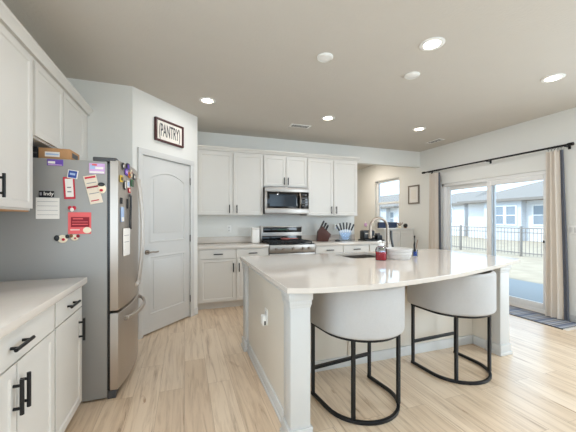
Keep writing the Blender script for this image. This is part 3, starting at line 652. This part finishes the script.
# outlets and switches
def wallplate(name, label, loc, rz, kind='outlet', wd=.072, group=None):
    t = thing(name, label, 'outlet' if kind == 'outlet' else 'switch', loc, rz); MB().box(-wd/2, wd/2, -.006, 0, -.058, .058, .002).build('cover_plate', 'plate', t)
    if kind == 'outlet':
        for z in (-.024, .024): MB().box(-.016, .016, -.0085, -.006, z-.014, z+.014, .002).build('socket', 'trim', t)
    else:
        for x in ((0,) if wd < .1 else (-.023, .023)): MB().box(x-.016, x+.016, -.0095, -.006, -.033, .033, .002).build('rocker', 'trim', t)
    return t
wallplate('wall_outlet', 'white outlet on the back wall left of the range', (.70, YB-.0005, 1.14), 0)
wallplate('wall_outlet', 'white outlet on the back wall behind the knives', (2.70, YB-.0005, 1.13), 0)
pl = thing('plug_adapter', 'white plug adapter in the outlet behind the knives', 'adapter', (2.68, YB-.010, 1.155)); MB().box(-.05, .05, -.045, 0, -.06, .06, .008, 3).build('body', 'plate', pl); MB().box(-.02, .02, -.0465, -.0451, -.03, .03).build('face', 'lblue', pl)
wallplate('light_switch', 'white wall switch at the right edge beside the curtain', (XR-.0005, 2.39, 1.165), -pi/2, 'switch', .12)
wallplate('wall_outlet', 'white outlet on the far right wall before the small window', (XR-.0005, 6.93, 1.11), -pi/2)
af = thing('air_freshener', 'lavender plug in air freshener beside the small window', 'air freshener', (XR-.010, 6.93, 1.15), -pi/2); MB().box(-.035, .035, -.055, 0, -.04, .05, .014, 3).build('body', 'lilac', af); MB().lathe([(0, .0505), (.022, .0505), (.018, .085), (0, .09)], (0, -.028, 0), 16).build('bottle', 'plate', af)

# ------------------------------------------------------------------ island
IX0, IX1 = .60, 2.95
isl = thing('kitchen_island', 'white panelled kitchen island with corner posts', 'island', (1.75, 2.5, 0))
ox, oy = 1.75, 2.5
def ibox(b, x0, x1, y0, y1, z0, z1, bev=0): b.box(x0-ox, x1-ox, y0-oy, y1-oy, z0, z1, bev)
b = MB(); ibox(b, IX0, IX1, 2.335, 3.04, 0, .66)
for q in ((IX0, 1.52, 2.335, 3.04), (2.08, IX1, 2.335, 3.04), (1.52, 2.08, 2.335, 2.53), (1.52, 2.08, 3.03, 3.04)): ibox(b, *q, .66, .882)
b.build('body', 'isl', isl)
b = MB(); ibox(b, IX0, .66, 1.70, 2.334, 0, .882); b.build('side_panel', 'isl', isl)
b = MB(); ibox(b, 2.86, IX1, 2.14, 2.334, 0, .882); b.build('side_panel', 'isl', isl)
def post(x0, x1, y0, y1):
    b = MB(); ibox(b, x0, x1, y0, y1, 0, .80, .002)
    for e, z0, z1 in ((.003, .79, .805), (.007, .805, .835), (.012, .835, .882)): ibox(b, x0-e, x1+e, y0-e, y1+e, z0, z1, .002)
    ibox(b, x0-.012, x1+.012, y0-.012, y1+.012, 0, .10, .003); ibox(b, x0-.02, x1+.02, y0-.02, y1+.02, 0, .03, .003)
    b.build('post', 'post', isl)
post(.568, .690, 1.595, 1.72); post(2.845, 2.965, 2.03, 2.15); post(.568, .690, 2.925, 3.045)
b = MB(); ibox(b, IX0-.014, IX0, 1.745, 2.90, 0, .09, .003); ibox(b, IX0-.022, IX0, 1.745, 2.90, 0, .018, .003); b.build('skirting', 'trim', isl)
b = MB(); ibox(b, .66, 2.86, 2.321, 2.3345, 0, .09, .003); ibox(b, 2.846, 2.86, 2.175, 2.32, 0, .09, .003); ibox(b, .66, .674, 1.745, 2.32, 0, .09, .003); b.build('skirting', 'trim', isl)
b = MB(); ibox(b, IX1, IX1+.014, 2.175, 3.04, 0, .09, .003); b.build('skirting', 'trim', isl)
b = MB(); b.sweep([(IX0-ox, 2.915-oy, .882), (IX0-ox, 1.745-oy, .882)], [(0, 0), (.03, 0), (.026, -.016), (.012, -.034), (.01, -.05), (0, -.05)]); b.build('cove_moulding', 'trim', isl)
b = MB(); ibox(b, 1.37, 1.43, 2.326, 2.335, .09, .882, .001); ibox(b, 2.07, 2.13, 2.326, 2.335, .09, .882, .001); b.build('stile', 'isl', isl)
for k in range(4):
    x0 = IX0+.02+.5775*k; b = MB(); b.panel(ox-x0-.5625, ox-x0, .12, .85, -(3.04-oy)-.02, -(3.04-oy)-.0005)
    d_ = b.build('door', 'isl', isl); d_.rotation_euler = (0, 0, pi)
    pull((ox-x0-.06, -(3.04-oy)-.02, .72), d_, False)
pw = MB(); ibox(pw, IX0-.006, IX0, 2.20, 2.275, .49, .61, .002); pwo = pw.build('outlet', 'plate', isl)
pc = MB(); ibox(pc, IX0-.0085, IX0-.006, 2.222, 2.253, .565, .59, .001); pc.build('socket', 'trim', pwo)
ad = thing('plug_adapter', 'white plug adapter in the outlet on the side of the island', 'adapter', (IX0-.0065, 2.238, .525), -pi/2)
MB().box(-.034, .034, 0, .032, -.036, .034, .007, 3).build('body', 'plate', ad); ad.rotation_euler = (0, 0, pi/2)
MB().box(-.0346, -.0335, .008, .022, -.03, .0).build('slot', 'dgrey', ad)
# worktop: one slab with the bowed front and the sink cut-out
ctrl = [(.545, 1.578), (.66, 1.542), (.78, 1.521), (1.03, 1.507), (1.282, 1.522), (1.75, 1.60), (2.165, 1.705), (2.65, 1.86), (3.085, 2.01)]
def cat(P, n=6):
    out = []
    for i in range(len(P)-1):
        p0, p1, p2, p3 = Vector(P[max(i-1, 0)]), Vector(P[i]), Vector(P[i+1]), Vector(P[min(i+2, len(P)-1)])
        for k in range(n):
            t = k/n; out.append(.5*((2*p1)+(p2-p0)*t+(2*p0-5*p1+4*p2-p3)*t*t+(3*p1-p0-3*p2+p3)*t**3))
    return out + [Vector(P[-1])]
outline = [(p.x, p.y) for p in cat(ctrl)] + [(3.10, 2.03), (3.105, 2.06), (3.105, 3.06), (3.09, 3.075), (.56, 3.075), (.545, 3.06)]
SKX0, SKX1, SKY0, SKY1 = 1.56, 2.04, 2.56, 3.02
hole = [(x+(SKX0+SKX1)/2, y+(SKY0+SKY1)/2) for x, y in rect(SKX1-SKX0, SKY1-SKY0, .04)]
def slab(name, outer, inner, z0, z1, m, parent, off):
    cu = bpy.data.curves.new(name, 'CURVE'); cu.dimensions = '2D'; cu.fill_mode = 'BOTH'; cu.extrude = (z1-z0)/2-.003; cu.bevel_depth = .003; cu.bevel_resolution = 1
    for poly in (outer, inner):
        s = cu.splines.new('POLY'); s.points.add(len(poly)-1); s.use_cyclic_u = True
        for q, (x, y) in zip(s.points, poly): q.co = (x-off[0], y-off[1], 0, 1)
    tmp = bpy.data.objects.new(name, cu); C.objects.link(tmp); bpy.context.view_layer.update()
    me = bpy.data.meshes.new_from_object(tmp.evaluated_get(bpy.context.evaluated_depsgraph_get())); bpy.data.objects.remove(tmp)
    for v in me.vertices: v.co.z += (z0+z1)/2
    for p in me.polygons: p.use_smooth = False
    me.materials.clear(); me.materials.append(M[m]); o = bpy.data.objects.new(name, me); C.objects.link(o); o.parent = parent; return o
it = thing('island_worktop', 'large white quartz worktop with bowed front on the island', 'countertop', (1.8, 2.4, .883))
slab('slab', outline, hole, 0, .031, 'quartz', it, (1.8, 2.4))
# sink bowl hangs from the slab
b = MB(); cx, cy = (SKX0+SKX1)/2-1.8, (SKY0+SKY1)/2-2.4; wx, wy = (SKX1-SKX0)/2+.004, (SKY1-SKY0)/2+.004
rings = []
for z, k in ((0, 0), (-.17, .012), (-.185, .03)):
    rings.append([b.bm.verts.new((cx+x, cy+y, z-.001)) for x, y in rect(2*(wx-k), 2*(wy-k), .04)])
for r0, r1 in zip(rings, rings[1:]):
    for i in range(len(r0)): b.bm.faces.new([r0[i], r0[(i+1) % len(r0)], r1[(i+1) % len(r0)], r1[i]])
b.bm.faces.new(rings[-1]); bmesh.ops.solidify(b.bm, geom=b.bm.faces[:], thickness=.004)
skb = b.build('sink', 'sinkm', it); MB().lathe([(0, -.1855), (.04, -.1855), (.04, -.183), (0, -.182)], (cx, cy, 0), 20).build('drain', 'chrome', skb)
# faucet
fa = thing('faucet', 'brushed nickel gooseneck faucet beside the island sink', 'faucet', (2.195, 2.86, CT), pi/2)
b = MB(); b.lathe([(0, 0), (.030, 0), (.030, .012), (.022, .03), (.019, .06), (0, .06)], n=22); b.build('base', 'chrome', fa)
R_ = .115
pts = [(0, 0, .05), (0, 0, .15), (0, 0, .28)] + [(-.0, R_-R_*cos(pi*i/14), .285+R_*sin(pi*i/14)) for i in range(15)] + [(0, 2*R_, .26)]
MB().sweep(pts, circ(.0155, 14), up=(1, 0, 0)).build('neck', 'chrome', fa)
MB().lathe([(0, .17), (.0165, .17), (.019, .18), (.018, .25), (.0145, .27), (0, .27)], (0, 2*R_, 0), 18).build('spray_head', 'chrome', fa)
MB().sweep([(.018, 0, .075), (.05, -.0, .085), (.105, 0, .12)], circ(.007, 10), up=(0, 1, 0)).build('lever', 'chrome', fa)
# soap bottle, bowl, brush, sponge dish
sb = thing('soap_bottle', 'clear bottle of red soap in front of the faucet', 'bottle', (1.762, 2.39, CT))
MB().lathe([(0, .002), (.046, .002), (.049, .012), (.049, .078), (0, .078)], n=24).build('liquid', 'soap', sb)
MB().lathe([(0, 0), (.048, 0), (.052, .01), (.052, .10), (.044, .118), (.026, .126), (.026, .138)], n=24).build('shell', 'clear', sb)
MB().lathe([(0, .136), (.028, .136), (.028, .156), (0, .156)], n=20).build('cap', 'plate', sb); b = MB(); b.cyl((0, 0, .156), (0, 0, .178), .006, 10); b.sweep([(0, 0, .178), (-.02, -.01, .18), (-.05, -.02, .172)], circ(.007, 8)); b.build('pump', 'plate', sb)
bw = thing('bowl', 'white ribbed serving bowl beside the soap bottle on the island', 'bowl', (1.975, 2.405, CT))
MB().lathe([(0, 0), (.098, 0), (.104, .008), (.112, .03), (.107, .036), (.117, .042), (.121, .064), (.115, .07), (.123, .076), (.128, .098), (.126, .102), (.120, .098), (.108, .04), (.095, .014), (0, .012)], n=40).build('vessel', 'bowlw', bw)
bh = thing('brush_holder', 'blue and clear holder with a black brush right of the bowl', 'brush holder', (2.262, 2.50, CT))
MB().lathe([(0, 0), (.026, 0), (.028, .01), (.024, .07), (.021, .07), (.022, .008), (0, .006)], n=20).build('cup', 'clear', bh); MB().lathe([(0, .007), (.02, .007), (.018, .05), (0, .05)], n=16).build('bristles', 'blue', bh)
MB().sweep([(-.006, 0, .045), (-.010, 0, .12), (-.009, 0, .215)], circ(.009, 10)).build('brush_handle', 'ink', bh); MB().sweep([(.006, 0, .045), (.018, 0, .11), (.034, 0, .17)], circ(.0035, 8)).build('stick', 'twig', bh)
cd = thing('sink_caddy', 'grey sponge dish with an upright curved black scrubber behind the bowl', 'caddy', (2.205, 2.735, CT))
MB().prism(rect(.12, .08, .02), 0, .05, bev=.004).build('dish', 'frame', cd); MB().sweep([(-.03, 0, .045), (-.038, 0, .10), (-.054, 0, .17), (-.058, 0, .26)], rect(.022, .018, .005), up=(0, 1, 0)).build('scrubber', 'ink', cd)
MB().box(.0, .06, -.025, .025, .045, .068, .006).build('sponge', 'yellow', cd)

# ------------------------------------------------------------------ stools
def u_path(r, arm, n=20):
    return [(-r, arm, 0)] + [(-r*cos(pi*i/n), -r*sin(pi*i/n), 0) for i in range(n+1)] + [(r, arm, 0)]
def make_stool(label, loc, rz):
    t = thing('counter_stool', label, 'stool', loc, rz, None)
    q = rect(.022, .022, .003, 2)
    MB().sweep([(x, y, .0125) for x, y, z in u_path(.267, .21)], q).build('base_ring', 'black', t)
    MB().sweep([(x, y, .533) for x, y, z in u_path(.267, .21)], q).build('seat_ring', 'black', t)
    for x, y in ((-.267, .195), (.267, .195), (-.195, -.182), (.195, -.182)):
        MB().box(x-.0105, x+.0105, y-.0105, y+.0105, .022, .524).build('leg', 'black', t)
    MB().box(-.2565, .2565, .184, .206, .19, .212).build('footrest', 'black', t)
    # wrap-around shell: tall rounded section swept round the back, thinning towards the arm ends
    pr = rect(.05, .328, .024, 4); path = [(-.283, .235, 0)] + [(-.283, .225, 0), (-.283, .205, 0), (-.283, .1, 0)] + [(-.283*cos(pi*i/24), -.283*sin(pi*i/24), 0) for i in range(25)] + [(.283, .1, 0), (.283, .205, 0), (.283, .225, 0), (.283, .235, 0)]
    n = len(path); ends = [(1, 1)]*n; ends[0] = ends[-1] = (.5, .88); ends[1] = ends[-2] = (.85, .95)
    MB().sweep([(x, y, .7065) for x, y, z in path], pr, ends=ends).build('backrest', 'fabric', t)
    seat = [(-.255, .22)] + [(-.255*cos(pi*i/20), -.255*sin(pi*i/20)) for i in range(21)] + [(.255, .22)]
    MB().prism(seat, .546, .66, bev=.018).build('seat', 'fabric', t)
    return t
st = make_stool('cream barrel counter stool nearer the camera, by the left island post', (1.188, 1.868, 0), radians(7))
s2 = copy_tree(st); s2.location = (2.222, 1.995, 0); s2.rotation_euler = (0, 0, radians(3)); s2['label'] = 'cream barrel counter stool farther right, nearer the glass door'
for s in (st, s2): s['group'] = 'cream counter stools at the island'

# ------------------------------------------------------------------ right wall: rod, curtains, picture, rug
RX, RZ = XR-.09, 2.24
cr = thing('curtain_rod', 'black curtain rod above the sliding glass door', 'curtain rod', (RX, 3.59, RZ))
MB().cyl((0, -1.19, 0), (0, 1.19, 0), .0135, 14).build('pole', 'black', cr)
for s in (-1, 1): MB().cyl((0, s*1.19, 0), (0, s*1.245, 0), .021, 14).build('finial', 'black', cr)
for y in (-1.16, -.12, 1.08):
    b = MB(); b.box(.0, .089, y-.006, y+.006, -.022, -.011); b.box(.08, .089, y-.014, y+.014, -.045, .02); b.box(-.014, .014, y-.006, y+.006, -.022, -.01); b.build('bracket', 'black', cr)
def curtain(label, y0, y1, folds, bandside, ty0, ty1):
    t = thing('curtain', label, 'curtain', (RX, (y0+y1)/2, 0)); cy = (y0+y1)/2
    def sheet(a, b, nf, name, m, phase=0, amp=.043, flip=1):
        n = 14*nf; bm = MB(); zs = [.02, .5, 1.0, 1.5, 1.9, 2.08, 2.19]; grid = []
        for z in zs:
            k = min(1, max(0, (z-.3)/1.9)); A = a*(1-k)+(ty0+(ty1-ty0)*(a-y0)/(y1-y0))*k; B = b*(1-k)+(ty0+(ty1-ty0)*(b-y0)/(y1-y0))*k
            row = []
            for i in range(n+1):
                s = i/n; w_ = s*nf*2*pi+phase
                row.append((amp*(1-.15*k)*sin(w_)+.006*sin(w_*.37+z*1.3), A+(B-A)*s+.014*sin(2*w_)*(1 if nf > 1 else 0)-cy, z))
            grid.append(row)
        f_ = [[bm.bm.verts.new(p) for p in r] for r in grid]; g_ = [[bm.bm.verts.new((p[0]+.004, p[1], p[2])) for p in r] for r in grid]
        for r in range(len(zs)-1):
            for i in range(n):
                bm.bm.faces.new([f_[r][i], f_[r][i+1], f_[r+1][i+1], f_[r+1][i]]); bm.bm.faces.new([g_[r][i], g_[r+1][i], g_[r+1][i+1], g_[r][i+1]])
        for i in range(n):
            bm.bm.faces.new([f_[0][i], g_[0][i], g_[0][i+1], f_[0][i+1]]); bm.bm.faces.new([f_[-1][i], f_[-1][i+1], g_[-1][i+1], g_[-1][i]])
        for r in range(len(zs)-1):
            bm.bm.faces.new([f_[r][0], f_[r+1][0], g_[r+1][0], g_[r][0]]); bm.bm.faces.new([f_[r][n], g_[r][n], g_[r+1][n], f_[r+1][n]])
        return bm.build(name, m, t)
    if bandside: sheet(y0+.045, y1, folds, 'cloth', 'curtain'); sheet(y0-.01, y0+.043, 1, 'lining', 'band', phase=pi, amp=.012)
    else: sheet(y0, y1, folds, 'cloth', 'curtain')
    for k in range(5):
        yy = ty0+(ty1-ty0)*(k+.5)/5-cy; b = MB(); n = 16
        b.sweep([(.019*cos(2*pi*i/n), yy, RZ-.006+.019*sin(2*pi*i/n)) for i in range(n)], circ(.0025, 6), closed=True, up=(0, 1, 0)); b.cyl((0, yy, RZ-.027), (0, yy, 2.17), .002, 6); b.build('ring', 'black', t)
    return t
curtain('cream curtain gathered at the near right end of the rod', 2.40, 2.64, 3, True, 2.455, 2.635)
curtain('cream curtain gathered at the far left end of the rod', 4.37, 4.66, 3, True, 4.40, 4.63)
pf = thing('framed_picture', 'grey wooden picture frame with a pale print left of the curtain', 'picture', (XR-.0005, 5.17, 1.83), -pi/2)
c = MB(); hw_, hh_ = .16, .198
for a in ((-hw_, hw_, -hh_, -hh_+.028), (-hw_, hw_, hh_-.028, hh_), (-hw_, -hw_+.028, -hh_+.028, hh_-.028), (hw_-.028, hw_, -hh_+.028, hh_-.028)): c.box(a[0], a[1], -.022, 0, a[2], a[3], .002)
c.build('frame', 'frame', pf); MB().box(-hw_+.027, hw_-.027, -.010, 0, -hh_+.027, hh_-.027).build('mat_board', 'paper', pf); MB().box(-.07, .07, -.0115, -.0101, -.10, .10).build('print', 'board', pf)
ru = thing('rug', 'grey blue woven striped runner in front of the glass door', 'rug', (4.415, 2.98, .0005))
MB().box(-.20, .20, -.715, 1.0, 0, .008, .002).build('weave', 'rug', ru)
MB().box(-.212, -.2, -.715, 1.0, 0, .009).build('border', 'ink', ru); MB().box(.2, .212, -.715, 1.0, 0, .009).build('border', 'ink', ru)
b = MB()
for k in range(46): b.box(-.2+.0088*k, -.2+.0088*k+.004, -.76, -.715, .0, .004)
fo = b.build('fringe', 'paper', ru)
# ------------------------------------------------------------------ beyond the opening
wc = thing('side_cabinet', 'white waist high cabinet against the right wall past the counter', 'cabinet', (4.215, 5.25, 0))
MB().box(-.36, .36, -.15, .15, 0, 1.085, .003).build('body', 'cab', wc); MB().box(-.39, .37, -.17, .16, 1.086, 1.112, .004).build('top', 'trim', wc)
for s in (-1, 1): MB().panel(s*.175-.165, s*.175+.165, .08, 1.05, -.17, -.1505).build('door', 'cab', wc)
dk = thing('desk', 'small white desk behind the waist high cabinet', 'desk', (4.2, 5.85, 0)); MB().box(-.42, .42, -.28, .28, .71, .74, .004).build('desk_top', 'trim', dk)
for x in (-.39, .39):
    for y in (-.25, .25): MB().box(x-.02, x+.02, y-.02, y+.02, 0, .709).build('leg', 'trim', dk)
mo = thing('monitor', 'dark blue computer monitor behind the white cabinet', 'monitor', (4.40, 5.72, .7405)); b = MB(); b.box(-.26, .26, 0, .03, .16, .495, .006); b.build('housing', 'ink', mo); MB().box(-.25, .25, -.0015, -.0001, .175, .485).build('screen', 'screen', mo)
MB().box(-.11, .11, -.07, .12, 0, .012, .004).build('base', 'ink', mo); MB().box(-.025, .025, .03, .05, .012, .30).build('stem', 'ink', mo)
or1 = thing('ornament', 'small brown twig ornament on the white waist high cabinet', 'ornament', (4.30, 5.2, 1.1125)); MB().lathe([(0, 0), (.03, 0), (.035, .02), (.022, .05), (0, .05)], n=16).build('vase', 'pale', or1)
b = MB()
for k in range(9): a = 2*pi*k/9; b.sweep([(0, 0, .04), (.03*cos(a), .03*sin(a), .08), (.075*cos(a), .05*sin(a), .09+.05*((k*5) % 7)/7)], circ(.005, 6))
b.build('twigs', 'twig', or1)
or2 = thing('ornament', 'small dark round ornament at the right end of the white cabinet', 'ornament', (4.45, 5.2, 1.1125)); MB().ball((0, 0, .055), .045).build('ball', 'ink', or2); MB().lathe([(0, 0), (.03, 0), (.03, .012), (0, .014)], n=16).build('base', 'twig', or2)

# ------------------------------------------------------------------ ceiling things
def downlight(label, x, y, power=None, col=(.97, .98, 1)):
    t = thing('recessed_light', label, 'ceiling light', (x, y, ZC-.0005))
    b = MB(); b.lathe([(.062, 0), (.095, 0), (.095, -.004), (.085, -.009), (.066, -.007), (.062, -.002)], n=32); b.build('trim_ring', 'plate', t)
    MB().lathe([(0, -.001), (.064, -.001), (.064, -.004), (0, -.004)], n=28).build('lens', 'lamp', t)
    l = bpy.data.lights.new('recessed_lamp', 'AREA'); l.shape = 'DISK'; l.size = .12; l.energy = power or LAMP_W; l.color = col
    o = bpy.data.objects.new('recessed_lamp', l); C.objects.link(o); o.parent = t; o.location = (0, 0, -.014)
    return t
downlight('recessed ceiling light nearest the pantry sign', .259, 3.664, 3.6)['group'] = 'recessed ceiling lights'
downlight('recessed ceiling light at the right edge near the curtain rod', 3.474, 1.953, 4.5)['group'] = 'recessed ceiling lights'
for lb, x, y in (('recessed ceiling light in front of the microwave cabinets', 1.887, 3.747),
                 ('brightest recessed ceiling light above the island', 1.882, 1.893), 
                 ('recessed ceiling light closest to the small double hung window', 3.458, 3.738), ('added unseen recessed light behind the camera over the left aisle', .287, .05), ('recessed ceiling light cut off by the top edge of the photo', .287, 1.80)):  # aisle light behind the camera is unseen, added to brighten the left counter
    downlight(lb, x, y)['group'] = 'recessed ceiling lights'
downlight('added unseen recessed light in the passage past the header', 3.85, 6.3, 16, (1, .9, .78))  # unseen light added to brighten the passage
for lb, x, y in (('white blank cover disc on the ceiling left of the island lights', 1.154, 2.349), ('white blank cover disc on the ceiling right of the first one', 2.101, 2.363)):
    t = thing('ceiling_cover', lb, 'ceiling cover', (x, y, ZC-.0005), 0, 'white ceiling cover discs'); MB().lathe([(0, 0), (.07, 0), (.07, -.008), (.06, -.014), (0, -.016)], n=32).build('disc', 'plate', t); MB().lathe([(.055, -.0155), (.058, -.0175), (.061, -.0148), (.058, -.013)], n=32).build('rim', 'plate', t)
for lb, x, y, rz in (('white ceiling vent above the back cabinets', 1.649, 4.206, 0), ('white ceiling vent near the right wall', 4.26, 4.216, pi/2)):
    t = thing('ceiling_vent', lb, 'vent', (x, y, ZC-.0005), rz); b = MB(); b.box(-.16, .16, -.07, .07, -.006, 0, .002); b.build('frame', 'plate', t)
    b = MB()
    for k in range(5): b.box(-.13, .13, -.045+.02*k, -.035+.02*k, -.0075, -.0062)
    b.build('slats', 'dgrey', t)
